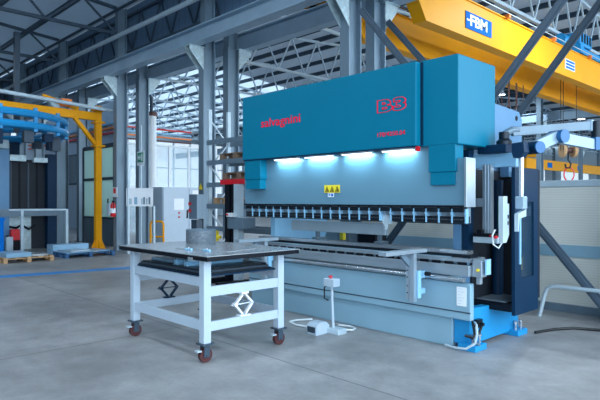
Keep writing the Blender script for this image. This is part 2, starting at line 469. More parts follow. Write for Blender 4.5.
# ------------------------------------------------------------------ yellow bridge crane
cr = thing('bridge_crane', 'yellow double-girder overhead crane spanning over the press brake', 'crane', (-7.9, 9.72, 6.47))
def girder(x0, x1, lab_):
    mb = MB(); zt, zb = 6.33, 5.63
    mb.prism([(9.35, zt), (9.35, 6.5), (30.1, 6.5), (30.1, zt), (30.1, 6.1), (29.6, zb), (10.35, zb), (9.75, 6.42), (9.35, 6.42)][1:], x0, x1, 'x')
    g = part('girder', mb, 'yellow', cr)
    fl_ = MB().box(x0-.04, 9.4, 6.5, x1+.04, 30, 6.53)
    part('top_flange', fl_, 'yellow', g)
    return g
g1 = girder(-7.15, -6.82, 'near'); g2 = girder(-8.95, -8.6, 'far')
part('walkway_rail', MB().box(-8.3, 10.2, 6.53, -8.24, 29, 6.58), 'tool', cr)
part('end_truck', MB().box(-10.0, 9.55, 6.52, -5.9, 9.9, 6.82, .02), 'yellow', cr)
part('end_truck', MB().box(-10.0, 29.9, 6.52, -5.9, 30.25, 6.82, .02), 'yellow', cr)
for x in (-9.7, -6.2): part('crane_wheel', MB().cyl((x, 9.66, 6.6), (x, 9.78, 6.6), .13, n=18), 'tool', cr, True)
sg = part('sign_plate', MB().box(-6.815, 12.0, 5.83, -6.8, 13.28, 6.24), 'sign_blue', g1, label='blue and white maker sign')
text('lettering', 'FBM', .36, 'white', (-6.797, 12.2, 5.92), '+x', cr, .012, .002, 1.35)
part('lettering_bar', MB().box(-6.8, 12.04, 6.02, -6.794, 12.24, 6.06), 'white', cr)
part('sign_plate', MB().box(-6.815, 18.1, 5.86, -6.8, 18.9, 6.18), 'white', g1)
part('sign_stripes', MB().box(-6.8, 18.15, 6.09, -6.795, 18.85, 6.15).box(-6.8, 18.15, 5.99, -6.795, 18.85, 6.05).box(-6.8, 18.15, 5.89, -6.795, 18.85, 5.95), 'sign_blue', g1)
# crab on the crane
hb = thing('hoist_trolley', 'blue hoist trolley riding on top of the yellow crane', 'hoist', (-7.9, 20.4, 6.53))
part('frame', MB().box(-9.0, 19.4, 6.6, -6.8, 19.7, 6.9).box(-9.0, 21.4, 6.6, -6.8, 21.7, 6.9).box(-8.9, 19.7, 6.62, -8.7, 21.4, 6.82).box(-7.05, 19.7, 6.62, -6.85, 21.4, 6.82), 'blue', hb)
part('drum', MB().cyl((-7.9, 19.7, 7.1), (-7.9, 21.4, 7.1), .32, n=20), 'blue', hb, True)
part('motor', MB().box(-7.4, 19.5, 6.9, -6.85, 20.6, 7.35, .04), 'blue', hb)
part('gearbox', MB().cyl((-7.2, 18.7, 7.0), (-7.2, 19.4, 7.0), .18, n=18), 'blue', hb, True)
part('motor_fins', MB().box(-6.85, 19.6, 7.0, -6.83, 19.7, 7.3).box(-6.85, 19.85, 7.0, -6.83, 19.95, 7.3).box(-6.85, 20.1, 7.0, -6.83, 20.2, 7.3).box(-6.85, 20.35, 7.0, -6.83, 20.45, 7.3), 'black', hb)
hk = thing('hook_block', 'wooden-coloured pulley block hanging on steel ropes behind the control arm', 'hook block', (-7.75, 21.0, 3.1))
part('pulley', MB().cyl((-8.0, 20.9, 3.52), (-7.92, 20.98, 3.52), .26, n=22), 'wood', hk, True)
part('pulley', MB().cyl((-7.72, 21.18, 3.52), (-7.64, 21.26, 3.52), .26, n=22), 'wood', hk, True)
part('axle', MB().cyl((-7.92, 20.98, 3.52), (-7.72, 21.18, 3.52), .1), 'brown', hk, True)
part('hook', MB().tube([(-7.82, 21.08, 3.42), (-7.82, 21.08, 3.17), (-7.75, 21.15, 3.02), (-7.78, 21.12, 2.88), (-7.88, 21.02, 2.88), (-7.9, 21.0, 3.02)], .035), 'tool', hk, True)
part('sling', MB().tube([(-7.8+.13*math.sin(a), 21.1+.13*math.sin(a), 2.64-.26*math.cos(a)) for a in [i*2*PI/14 for i in range(14)]], .025, 6, True), 'red', hk, True, 'red round sling')
for x, y in ((-8.0, 20.85), (-7.6, 21.25), (-7.85, 20.7)): part('rope', MB().cyl((x, y, 3.52), (x, y, 6.62), .012, n=6), 'cable', hk)
# festoon
part('conductor_rail', MB().box(-6.71, 9.9, 6.6, -6.69, 30, 6.62), 'steel_pale', cr)
for y in range(11, 30, 3): part('rail_clip', MB().box(-6.84, y, 6.5, -6.68, y+.1, 6.6), 'orange', cr)
for i in range(3):
    y = 17.3+i*.55
    part('cable_loop', MB().tube([(-8.4, y+.24*math.sin(a), 5.0-.4*math.cos(a)) if abs(a) < 1.6 else (-8.4, y+.24*math.sin(a), 5.64) for a in [-PI/2-.1+k*(PI+.2)/12 for k in range(13)]], .016, 6), 'brown', cr, True)
# distant crane in the far bay
fc = thing('distant_crane', 'far yellow crane seen low behind the control arm', 'crane', (-20, 52, 4.1))
part('girder', MB().box(-20.3, 45.0, 4.35, -20.0, 66, 5.2), 'yellow', fc)
part('sign_plate', MB().box(-20.0, 49.2, 4.55, -19.98, 50.2, 5.0), 'sign_blue', fc)
part('sign_plate', MB().box(-20.0, 56.2, 4.55, -19.98, 57.2, 5.0), 'sign_blue', fc)
part('end_truck', MB().box(-21.4, 44.6, 5.2, -18.8, 45.0, 5.5), 'yellow', fc)
# ------------------------------------------------------------------ high-bay lamps
def lampthing():
    r = thing('ceiling_lamp', 'x', 'lamp')
    part('housing', MB().lathe([(.1, .32), (.14, .3), (.16, .2), (.27, .02), (.25, 0), (.12, .1)], n=20), 'steel_pale', r, True)
    part('lens', MB().lathe([(.24, 0), (.24, .02), (.2, .03)], n=20), 'lamp', r, True)
    part('rod', MB().cyl((0, 0, .3), (0, 0, .9), .015, n=6), 'tool', r)
    return r
L0 = lampthing(); li = 0
for (x, y) in [(-14, 30.8-2.5), (-14.3, 40.9), (-27, 62), (-9.9, 17), (-9.9, 23), (-4.8, 15), (-20, 15), (-20, 23), (-30, 16), (-14, 47), (-22, 38), (-14.9, 2), (-9.9, 1.0), (-4.8, 1.5), (-25, 2), (-4.8, -4)]:  # the first few are sighted lamps; the rest are added to light the bays
    o = L0 if li == 0 else copy_tree(L0); li += 1
    o.location = (x, y, 7.35 if y > 9 else 7.6)
    o['label'] = 'small round bright lamp hanging from the roof'; o['group'] = 'hanging hall lamps'
    lt = bpy.data.lights.new('lamp_light', 'AREA'); lt.shape = 'DISK'; lt.size = .5; lt.energy = 260 if y > 9 else 130
    lt.color = (.78, .9, 1)
    lo = bpy.data.objects.new('lamp_light', lt); COL.objects.link(lo); lo.location = (x, y, o.location.z-.03)

# ------------------------------------------------------------------ low ribbed partition behind the press
pw = thing('low_partition', 'long low ribbed off-white partition wall behind the press brake', 'partition', (-2.5, 8.75, 0))
part('panel', MB().box(-9.6, 8.72, .04, 6, 8.8, 1.92), 'partition', pw)
part('top_rail', MB().box(-9.6, 8.7, 1.9, 6, 8.82, 2.0, .01), 'steel_pale', pw)
part('band', MB().box(-9.6, 8.7, .84, 6, 8.72, 1.02), 'bed', pw, label='pale blue horizontal band')
part('kickboard', MB().box(-9.6, 8.68, 0, 6, 8.72, .12), 'steel', pw)
rl = thing('guard_rail', 'white bent tube guard rail standing before the low partition', 'guard rail', (-3.2, 8.15, 0))
part('tube', MB().tube([(-3.42, 8.12, 0), (-3.34, 8.12, .34), (-3.31, 8.12, .41), (-3.25, 8.12, .45), (-3.17, 8.12, .46), (-1.4, 8.12, .46), (-1.3, 8.12, .4), (-1.25, 8.12, 0)], .03, 10), 'steel_pale', rl, True)
tag(part('loose_cable', MB().tube([(-3.0, 7.0, .02), (-2.9, 7.35, .02), (-2.75, 7.6, .02), (-2.4, 7.75, .02), (-2.0, 7.8, .02), (-1.2, 7.9, .02)], .018), 'cable', smooth=True), 'black cable lying on the floor at the right of the press', 'cable')

# ------------------------------------------------------------------ THE PRESS BRAKE
pb = thing('press_brake', 'large teal and grey press brake with red lettering in the middle of the hall', 'press brake', (-5.1, 6.2, 0))
XL, XR = -7.1, -3.14
# bed
part('plinth', MB().box(-7.1, 5.69, 0.0, -3.4, 6.1, .34, .01), 'bed', pb)
part('apron', MB().box(XL, 5.64, .34, XR, 5.72, .76, .012), 'bed', pb)
part('bed_plate', MB().box(XL, 5.72, .3, XR-.3, 5.98, 1.04), 'bed', pb)
part('upper_apron', MB().box(XL, 5.6, .84, XR, 5.72, .965, .008), 'bedlight', pb)
part('seam_strip', MB().box(XL, 5.632, .425, XR, 5.642, .437), 'steel_dark', pb)
gr = part('guide_rail', MB().cyl((-7.05, 5.6, .8), (-3.2, 5.6, .8), .022, n=12).box(-7.05, 5.6, .775, -3.2, 5.64, .825), 'chrome', pb, True, 'bright guide rail along the bed')
part('table', MB().box(XL, 5.66, .99, XR-.02, 6.0, 1.035), 'bedlight', pb)
part('die_holder', MB().box(-7.05, 5.74, 1.035, -3.2, 5.92, 1.075), 'tool', pb)
part('die', MB().prism([(5.76, 1.075), (5.76, 1.115), (5.8, 1.115), (5.825, 1.09), (5.85, 1.115), (5.9, 1.115), (5.9, 1.075)], -7.0, -3.25, 'x'), 'chrome', pb)
for i in range(23):
    x = -6.95+i*.168
    part('die_clamp', MB().box(x-.05, 5.64, .955, x+.06, 5.66, .995).box(x-.018, 5.63, .93, x+.018, 5.655, .975), 'black', pb)
# ram
part('ram', MB().box(XL+.0, 5.55, 1.63, -3.28, 5.7, 2.36).box(-3.28, 5.55, 1.63, XR, 5.7, 2.17), 'ram', pb)
part('ram_lip', MB().box(XL, 5.535, 1.622, XR, 5.6, 1.64), 'black', pb)
part('ram_end_plate', MB().box(XR, 5.5, 1.62, XR+.03, 5.7, 2.17, .004), 'alu', pb)
part('tool_beam', MB().box(XL, 5.6, 1.44, XR-.02, 5.68, 1.63), 'bedlight', pb)
for i in range(23):
    x = -6.98+i*.1705
    c = part('tool_clamp', MB().box(x-.07, 5.53, 1.562, x+.068, 5.6, 1.619, .006), 'tool', pb)
    part('clamp_lever', MB().box(x+.072, 5.545, 1.44, x+.089, 5.6, 1.6).box(x+.07, 5.535, 1.53, x+.095, 5.552, 1.56), 'sky_paint', c, label='light blue clamp lever')
    if i != 16:
        p = part('punch', MB().prism([(5.555, 1.515), (5.555, 1.445), (5.605, 1.425), (5.635, 1.425), (5.665, 1.46), (5.665, 1.515)], x-.08, x+.07, 'x'), 'tool', pb)
        db = MB()
        for q in range(5): db.cyl((x-.06+q*.026, 5.556, 1.48), (x-.06+q*.026, 5.55, 1.48), .0045, n=6)
        part('punch_screws', db, 'chrome', p)
    else:
        part('punch', MB().prism([(x-.08, 1.51), (x-.08, 1.40), (x-.04, 1.36), (x-.04, 1.33), (x-.015, 1.33), (x-.0, 1.4), (x+.06, 1.4), (x+.06, 1.51)], 5.59, 5.61, 'y'), 'steel_pale', pb, label='pale notched punch segment')
# hood
hd = MB().box(-6.97, 5.4, 2.33, -3.7, 6.2, 3.315, .012)
hood = part('hood', hd, 'teal', pb)
part('hood_end', MB().box(-3.7, 5.5, 2.325, -3.21, 6.36, 3.33, .012), 'teal', pb)
part('hood_seam', MB().box(-3.705, 5.49, 2.34, -3.665, 5.502, 3.31), 'navy', pb)
part('hood_bottom_trim', MB().box(-6.95, 5.41, 2.315, -3.72, 5.5, 2.333), 'navy', pb)
text('brand_lettering', 'salvagnini', .165, 'logo_red', (-6.5, 5.398, 2.765), '-y', hood, .0018, .003, fit=(.86, .165), spacing=1.06)
text('model_lettering', 'B3', .155, 'logo_red', (-4.27, 5.398, 2.765), '-y', hood, .008, 0, outline=.0035, spacing=1.12, fit=(.44, .165))
text('type_lettering', '170/4250.04', .066, 'logo_red', (-4.26, 5.398, 2.475), '-y', hood, .0006, .002, fit=(.41, .052), spacing=1.1)
part('signal_lamp', MB().box(-3.72, 5.42, 2.27, -3.68, 5.46, 2.325), 'red', pb, label='small red signal lamp')
# led strips below the hood
for (a, b) in ((-6.27, -5.79), (-5.62, -5.12), (-4.91, -4.45), (-4.24, -3.81)):
    x = (a+b)/2
    l = part('light_strip', MB().box(a-.02, 5.46, 2.298, b+.02, 5.53, 2.33, .005), 'white', pb)
    part('led_lens', MB().box(a, 5.465, 2.292, b, 5.525, 2.298), 'led', l)
    lt = bpy.data.lights.new('strip_light', 'AREA'); lt.shape = 'RECTANGLE'; lt.size = b-a; lt.size_y = .05; lt.energy = 4; lt.color = (.55, .86, 1)
    lo = bpy.data.objects.new('strip_light', lt); COL.objects.link(lo); lo.location = (x, 5.495, 2.288); lo.rotation_euler = (math.radians(12), 0, 0)
# cylinder covers below the hood
for (a, b) in ((-3.6, -3.25), (-6.94, -6.55)):
    cc = part('cylinder_cover', MB().box(a, 5.505 if a > -5 else 5.42, 2.02, b+.0, 5.68, 2.33, .006), 'teal', pb)
    part('cover_step', MB().box(a+.02, 5.515 if a > -5 else 5.43, 1.87, b-.02, 5.66, 2.02, .006), 'teal', cc)
# warning signs
wsn = part('warning_sign', MB().box(-5.31, 5.545, 1.80, -5.02, 5.55, 1.905), 'sign_yellow', pb, label='yellow sign with three warning triangles')
for k in range(3):
    x = -5.30+k*.095
    tr = MB()
    P = [(x+.008, 1.815), (x+.082, 1.815), (x+.045, 1.885)]
    for u in range(3):
        a, b = P[u], P[(u+1) % 3]; tr.bar((a[0], 5.543, a[1]), (b[0], 5.543, b[1]), .003, .007, (0, 0, 1) if u == 0 else (0, 1, 0))
    tr.box(x+.038, 5.542, 1.828, x+.052, 5.545, 1.858); tr.box(x+.026, 5.542, 1.825, x+.064, 5.545, 1.832)
    part('triangle_symbol', tr, 'print', wsn)
st = part('mandatory_sticker', MB().box(-5.24, 5.545, 1.74, -5.13, 5.55, 1.795), 'paper', pb)
part('sticker_mark', MB().box(-5.178, 5.543, 1.75, -5.14, 5.545, 1.787).box(-5.225, 5.543, 1.75, -5.215, 5.545, 1.787).box(-5.21, 5.543, 1.762, -5.195, 5.545, 1.787), 'sign_blue', st)
# paper note on the apron
pn = part('paper_note', MB().box(-3.31, 5.634, .50, -3.19, 5.64, .715), 'paper', pb, label='white printed sheet stuck on the apron')
tx = MB()
for q in range(6): tx.box(-3.295, 5.632, .69-q*.033, -3.295+[.06, .08, .05, .085, .06, .04][q], 5.634, .694-q*.033)
part('printed_lines', tx, 'steel_pale', pn)
# rear structure: frames, cylinders, header
part('side_frame', MB().prism([(5.72, .05), (6.9, .05), (6.9, .5), (7.25, 1.2), (7.25, 2.82), (7.15, 2.9), (6.3, 2.92), (6.3, 1.9), (5.98, 1.6), (5.98, .5), (5.72, .45)], -3.56, -3.46, 'x'), 'frame_blue', pb)
part('side_frame', MB().prism([(5.72, .05), (6.9, .05), (6.9, .5), (7.25, 1.2), (7.25, 2.82), (7.15, 2.9), (6.3, 2.92), (6.3, 1.9), (5.98, 1.6), (5.98, .5), (5.72, .45)], -6.95, -6.85, 'x'), 'sky_paint', pb)  # lighter paint than its twin, for the light on this inner face
part('side_cover', MB().prism([(6.37, 2.36), (6.37, 2.915), (7.2, 2.87), (7.28, 2.78), (7.28, 2.0), (6.9, 2.0), (6.9, 2.36)], -3.42, -3.3, 'x'), 'frame_blue', pb)
part('side_cover_hole', MB().cyl((-3.3, 7.12, 2.78), (-3.296, 7.12, 2.78), .035), 'black', pb)
part('base_side', MB().prism([(5.72, .05), (6.95, .05), (6.95, .38), (6.3, .44), (5.72, .46)], -3.3, -3.2, 'x'), 'blue', pb)
part('base_end', MB().box(-3.39, 5.72, .05, -3.3, 5.8, .33), 'blue', pb)
part('platform', MB().box(-3.45, 6.2, .46, -2.93, 6.9, .49).box(-3.45, 6.18, .4, -2.93, 6.2, .47), 'black', pb)
part('platform_plate', MB().box(-3.4, 6.25, .49, -3.02, 6.75, .5), 'bedlight', pb)
for (fy, fx) in ((5.76, -3.2), (6.82, -3.2), (6.82, -6.9), (5.9, -6.9)):
    f = part('levelling_foot', MB().box(fx-.1, fy-.12, .0, fx+.12, fy+.14, .07, .006), 'blue' if fx > -5 else 'navy', pb)
    for dx, dy in ((.06, -.07), (.06, .08), (.02, .0)):
        if fy < 6 and fx < -5: continue
        bl = MB(); bl.cyl((fx+dx, fy+dy, .07), (fx+dx, fy+dy, .15), .014); bl.cyl((fx+dx, fy+dy, .15), (fx+dx, fy+dy, .17), .026, n=6)
        part('levelling_bolt', bl, 'chrome', f, True)
part('header', MB().box(-3.5, 6.2, 2.09, -2.88, 6.28, 2.25), 'sky_paint', pb)
part('header_top', MB().box(-3.32, 6.12, 2.25, -2.96, 6.34, 2.35, .01), 'navy', pb)
# compartment with door; back and side plates carry its shade as dark colour
part('compartment_back', MB().box(-3.44, 6.98, .47, -2.95, 7.02, 2.08), 'dark', pb)
part('compartment_side', MB().box(-3.455, 6.2, .49, -3.43, 6.98, 2.08), 'dark', pb)
part('compartment_post', MB().box(-3.44, 5.99, 1.1, -3.36, 6.1, 2.3), 'navy', pb)
dr = MB()
dr.box(-2.93, 6.2, .36, -2.89, 6.36, 2.08).box(-2.93, 6.7, .36, -2.89, 6.83, 2.08).box(-2.93, 6.36, .36, -2.89, 6.7, .78).box(-2.93, 6.36, 1.68, -2.89, 6.7, 2.08)
door = part('guard_door', dr, 'navy', pb)
part('door_window', MB().box(-2.92, 6.36, .78, -2.905, 6.7, 1.68), 'glass_dark', door)
part('door_handle', MB().box(-2.89, 6.3, .95, -2.875, 6.33, 1.5), 'sky_paint', door)
part('valve_block', MB().box(-3.05, 6.55, .85, -2.99, 6.62, 1.0).box(-3.07, 6.53, 1.1, -3.0, 6.6, 1.3), 'sign_yellow', pb, label='yellow valve block behind the door window')
part('inner_box', MB().box(-3.1, 6.9, 1.7, -3.0, 6.96, 1.86).box(-3.09, 6.9, 1.5, -3.02, 6.96, 1.62), 'steel_pale', pb)
part('inner_cylinder', MB().cyl((-3.35, 6.7, .5), (-3.35, 6.7, 1.95), .07), 'navy', pb, True)
# laser guard post with tray
lg = part('laser_post', MB().box(-3.24, 6.1, 1.3, -3.14, 6.18, 2.12).box(-3.215, 6.09, 1.3, -3.2, 6.1, 2.12).box(-3.175, 6.09, 1.3, -3.165, 6.1, 2.12), 'alu', pb)
part('post_arm', MB().box(-3.5, 6.1, 1.62, -3.24, 6.16, 1.72), 'alu', lg)
part('laser_tray', MB().box(-3.3, 5.98, 1.2, -2.99, 6.2, 1.27, .008), 'steel_pale', lg)
part('laser_head', MB().box(-3.3, 5.98, 1.27, -3.02, 6.16, 1.31, .006).box(-3.26, 6.0, 1.31, -3.2, 6.06, 1.35), 'black', lg)
part('laser_led', MB().cyl((-3.08, 5.98, 1.29), (-3.08, 5.972, 1.29), .01), 'red', lg)
# valve gear on right end of the bed
vg = part('pressure_unit', MB().box(-3.13, 5.66, .84, -3.02, 5.78, 1.02, .006).box(-3.09, 5.68, .76, -3.05, 5.74, .84), 'alu', pb)
part('gauge', MB().cyl((-3.06, 5.66, .92), (-3.06, 5.65, .92), .018), 'sign_yellow', vg, True)
part('unit_plate', MB().box(-3.0, 5.7, .87, -2.98, 5.8, 1.04), 'sky_paint', vg)
part('unit_arm', MB().box(-3.14, 5.7, 1.02, -3.0, 5.78, 1.04), 'alu', vg)
# back gauge seen through the opening
part('back_gauge_beam', MB().box(-6.5, 6.02, 1.22, -4.62, 6.1, 1.38, .01), 'steel_pale', pb)
for x in (-5.95, -4.75):
    part('gauge_finger', MB().box(x-.05, 6.0, 1.08, x+.05, 6.2, 1.13, .006).box(x-.02, 6.04, 1.13, x+.02, 6.1, 1.22), 'steel', pb)
part('rear_post', MB().box(-7.4, 6.5, 0, -7.2, 6.7, 2.3), 'navy', pb)
part('motor_yellow', MB().box(-6.52, 7.2, 1.0, -6.45, 7.28, 1.3), 'sign_yellow', pb)
part('rear_box', MB().box(-5.85, 6.9, .9, -5.5, 7.2, 1.28), 'black', pb)
# sheet supports
def sheet_support(x, y0):
    a = part('sheet_support', MB().box(x-.07, y0, 1.08, x+.05, 5.62, 1.125, .004).box(x-.06, y0-.004, 1.085, x+.04, y0, 1.12), 'alu', pb)
    part('support_post', MB().box(x-.07, 5.36, .54, x-.03, 5.42, 1.075).box(x-.01, 5.34, .52, x+.05, 5.4, 1.075), 'alu', a)
    part('support_carriage', MB().box(x+.05, 5.4, .56, x+.075, 5.46, .88, .004).box(x-.06, 5.42, .6, x+.05, 5.58, .66).box(x-.04, 5.4, .78, x+.04, 5.6, .86), 'sky_paint', a)
    part('support_brace', MB().bar((x-.02, 5.2, 1.075), (x-.02, 5.36, .95), .03, .06), 'steel', a)
    part('stop_knob', MB().cyl((x+.09, 5.52, .84), (x+.15, 5.52, .84), .025), 'black', a, True)
    sk = MB()
    for z in (.62, .7, .8, .88): sk.cyl((x-.05, 5.36, z), (x-.05, 5.352, z), .008, n=8)
    part('bolts', sk, 'tool', a)
sheet_support(-3.74, 4.84); sheet_support(-6.4, 4.87)
# hydraulic hoses
for (a, pts, m, r) in (('hydraulic_hose', [(-3.18, 5.8, .3), (-3.1, 5.7, .3), (-3.05, 5.62, .22), (-3.06, 5.6, .12), (-3.15, 5.56, .05), (-3.3, 5.58, .03), (-3.45, 5.62, .03)], 'steel_pale', .014),
                       ('hydraulic_hose', [(-3.19, 5.75, .36), (-3.13, 5.68, .3), (-3.12, 5.7, .18), (-3.17, 5.8, .15)], 'cable', .014),
                       ('hydraulic_hose', [(-3.19, 5.9, .3), (-3.12, 5.86, .27), (-3.1, 5.76, .2), (-3.13, 5.66, .16), (-3.2, 5.62, .18)], 'cable', .016),
                       ('hydraulic_hose', [(-3.18, 5.72, .16), (-3.1, 5.66, .12), (-3.08, 5.72, .08), (-3.12, 5.8, .03)], 'steel', .016)):
    part(a, MB().tube(pts, r), m, pb, True)
part('hose_fitting', MB().box(-3.2, 5.82, .24, -3.14, 5.92, .33, .004).cyl((-3.14, 5.87, .28), (-3.1, 5.87, .28), .02), 'tool', pb)

# articulated control arm
arm = thing('control_arm', 'white and blue articulated arm carrying the controls at right of the press', 'control arm', (-3.04, 6.3, 2.345))
part('base_joint', MB().lathe([(.09, 0), (.09, .05), (.06, .08), (.06, .16)], (-3.06, 6.28, 2.345)), 'tool', arm, True)
part('elbow', MB().tube([(-3.06, 6.28, 2.42), (-3.05, 6.3, 2.49), (-3.0, 6.36, 2.53), (-2.95, 6.42, 2.53)], .045, 12), 'steel', arm, True)
part('upper_arm', MB().bar((-3.0, 6.36, 2.51), (-2.37, 7.08, 2.59), .07, .1), 'steel', arm)
part('arm_end_joint', MB().cyl((-2.32, 7.12, 2.36), (-2.32, 7.12, 2.64), .06, n=20), 'tool', arm, True)
part('end_cap', MB().box(-2.4, 7.04, 2.52, -2.34, 7.12, 2.66, .01), 'beam', arm)
part('middle_arm', MB().bar((-2.34, 7.08, 2.36), (-2.52, 6.52, 2.41), .08, .12), 'beam', arm)
part('blue_joint', MB().cyl((-2.42, 6.44, 2.42), (-2.60, 6.5, 2.42), .075, n=22), 'joint', arm, True)
part('blue_joint', MB().bar((-2.29, 7.15, 2.37), (-2.34, 7.06, 2.37), .1, .15), 'joint', arm, True)
part('lower_arm', MB().bar((-2.52, 6.44, 2.42), (-2.64, 6.17, 2.3), .08, .12), 'beam', arm)
part('blue_joint', MB().cyl((-2.57, 6.1, 2.28), (-2.73, 6.16, 2.28), .07, n=22), 'navy', arm, True)
part('joint_disc', MB().cyl((-2.55, 6.09, 2.28), (-2.57, 6.1, 2.28), .066, n=22), 'joint', arm, True)
part('head_bracket', MB().prism([(-2.77, 2.32), (-2.64, 2.33), (-2.63, 2.22), (-2.67, 2.16), (-2.75, 2.16), (-2.77, 2.22)], 5.86, 5.98, 'y').box(-2.74, 5.98, 2.24, -2.66, 6.12, 2.31), 'navy', arm)
part('hanging_tube', MB().cyl((-2.69, 5.92, 1.74), (-2.69, 5.92, 2.17), .027, n=16), 'chrome', arm, True)
part('grip_block', MB().box(-2.74, 5.87, 1.6, -2.64, 5.97, 1.74, .012), 'beam', arm)
part('panel_bracket', MB().prism([(5.78, 1.55), (5.98, 1.6), (5.98, 1.52), (5.82, 1.5), (5.8, 1.36), (5.78, 1.36)], -2.7, -2.66, 'x'), 'steel_pale', arm)
pp = part('control_panel', MB().prism([(5.66, 1.24), (5.74, 1.24), (5.8, 1.32), (5.8, 1.66), (5.76, 1.66), (5.76, 1.74), (5.66, 1.74)], -2.82, -2.77, 'x'), 'steel_pale', arm)
part('panel_screen', MB().box(-2.83, 5.67, 1.4, -2.82, 5.75, 1.7), 'green', pp)
part('panel_slots', MB().box(-2.772, 5.765, 1.5, -2.766, 5.785, 1.54).box(-2.772, 5.765, 1.43, -2.766, 5.785, 1.47), 'black', pp)
part('panel_cable', MB().tube([(-2.8, 5.7, 1.24), (-2.82, 5.66, 1.18), (-2.86, 5.62, 1.22), (-2.87, 5.62, 1.32), (-2.85, 5.64, 1.38)], .009), 'hose', pp, True)
part('panel_knob', MB().cyl((-2.83, 5.64, 1.3), (-2.83, 5.6, 1.3), .015), 'red', pp)

# ------------------------------------------------------------------ foot control
fp = thing('foot_control', 'white foot pedal stand with red emergency button in front of the press', 'foot pedal', (-4.9, 5.1, 0))
part('base', MB().box(-4.86, 5.12, 0, -4.66, 5.28, .07, .008), 'steel_pale', fp)
part('pedal_guard', MB().prism([(4.92, .0), (5.16, .0), (5.16, .1), (5.1, .15), (4.98, .15), (4.92, .11)], -5.02, -4.85, 'x'), 'trolley', fp)
part('pedal', MB().box(-5.0, 4.91, .03, -4.87, 4.92, .1), 'steel_dark', fp)
part('post', MB().cyl((-4.8, 5.18, .07), (-4.83, 5.18, .6), .018), 'trolley', fp, True)
part('control_box', MB().box(-4.9, 5.1, .6, -4.72, 5.22, .7, .008), 'trolley', fp)
part('emergency_button', MB().lathe([(.015, 0), (.015, .015), (.028, .018), (.028, .032), (.01, .038)], (-4.82, 5.15, .7)), 'red', fp, True, 'red emergency button')
part('handle', MB().tube([(-4.87, 5.12, .6), (-4.9, 5.12, .58), (-4.9, 5.12, .44), (-4.85, 5.14, .42)], .009), 'black', fp, True)
tag(part('floor_hose', MB().tube([(-5.5, 5.5, .02), (-5.62, 5.3, .02), (-5.6, 5.16, .02), (-5.4, 5.1, .02), (-5.1, 5.15, .02), (-4.8, 5.32, .02), (-4.68, 5.42, .02), (-4.72, 5.52, .02), (-4.85, 5.56, .02), (-5.0, 5.5, .02)], .013), 'hose', smooth=True), 'white hose looping on the floor behind the foot pedal', 'hose')

# ------------------------------------------------------------------ trolley
X0, X1, Y0, Y1 = -6.46, -4.83, 3.24, 4.36
tr = thing('work_trolley', 'white steel work trolley with dark-edged top on red castors', 'trolley', ((X0+X1)/2, (Y0+Y1)/2, 0))
for (x, y) in ((X0, Y0), (X1, Y0), (X0, Y1), (X1, Y1)):
    sx = 1 if x < -5.5 else -1; sy = 1 if y < 3.7 else -1
    part('leg', MB().box(min(x, x+sx*.09), min(y, y+sy*.09), .2, max(x, x+sx*.09), max(y, y+sy*.09), 1.075, .004), 'trolley', tr)
    cx, cy = x+sx*.045, y+sy*.045
    ca = part('castor', MB().box(cx-.07, cy-.07, .185, cx+.07, cy+.07, .2).cyl((cx, cy, .165), (cx, cy, .185), .04)
              .box(cx-.04, cy-.035, .06, cx-.028, cy+.035, .17).box(cx+.028, cy-.035, .06, cx+.04, cy+.035, .17).cyl((cx-.05, cy, .07), (cx+.05, cy, .07), .012), 'steel_dark', tr, False)
    part('wheel', MB().cyl((cx-.024, cy, .075), (cx+.024, cy, .075), .075, n=26), 'wheel', ca, True, 'red-brown castor wheel')
    part('brake_pedal', MB().box(cx-.03, cy-.11, .12, cx+.03, cy-.06, .135), 'steel_pale', ca)
for (z0, z1) in ((.79, .885), (.33, .43)):
    part('rail', MB().box(X0+.09, Y0+.01, z0, X1-.09, Y0+.05, z1), 'trolley', tr)
    part('rail', MB().box(X0+.09, Y1-.05, z0, X1-.09, Y1-.01, z1), 'trolley', tr)
for (z0, z1) in ((.685, .79), (.32, .42)):
    part('rail', MB().box(X1-.05, Y0+.09, z0, X1-.01, Y1-.09, z1), 'trolley', tr)
    part('rail', MB().box(X0+.01, Y0+.09, z0, X0+.05, Y1-.09, z1), 'trolley', tr)
part('shelf', MB().box(X0+.05, Y0+.05, .885, X1-.05, Y1-.05, .9), 'navy', tr)
top = part('tabletop', MB().box(-6.66, 3.16, 1.122, -4.66, 4.46, 1.13), 'sheet', tr)
part('tabletop_core', MB().box(-6.62, 3.17, 1.075, -4.67, 4.45, 1.122), 'black', tr, label='black board under the tabletop sheet')
part('top_bracket', MB().box(-5.02, 3.165, 1.06, -4.93, 3.3, 1.1), 'alu', tr)

def jack(label, x, y, z, w, h, m):
    r = thing('scissor_jack', label, 'jack', (x, y, z))
    part('base', MB().box(x-.04, y-w*.3, z, x+.04, y+w*.3, z+.015), m, r)
    part('head', MB().box(x-.035, y-w*.2, z+h-.02, x+.035, y+w*.2, z+h), m, r)
    for s in (-1, 1):
        part('arm', MB().bar((x, y+s*.02, z+.02), (x, y+s*w/2, z+h/2), .04, .02), m, r)
        part('arm', MB().bar((x, y+s*.02, z+h-.03), (x, y+s*w/2, z+h/2), .04, .02), m, r)
    part('screw', MB().cyl((x, y-w/2-.05, z+h/2), (x, y+w/2+.02, z+h/2), .009, n=8), 'chrome', r)
    part('joint', MB().cyl((x-.03, y-w/2, z+h/2), (x+.03, y-w/2, z+h/2), .022), m, r)
    return r
jack('dark blue scissor jack between the left end rails of the trolley', X0+.03, 3.77, .42, .24, .265, 'navy')
jack('white scissor jack between the right end rails of the trolley', X1-.03, 3.78, .42, .24, .265, 'white')

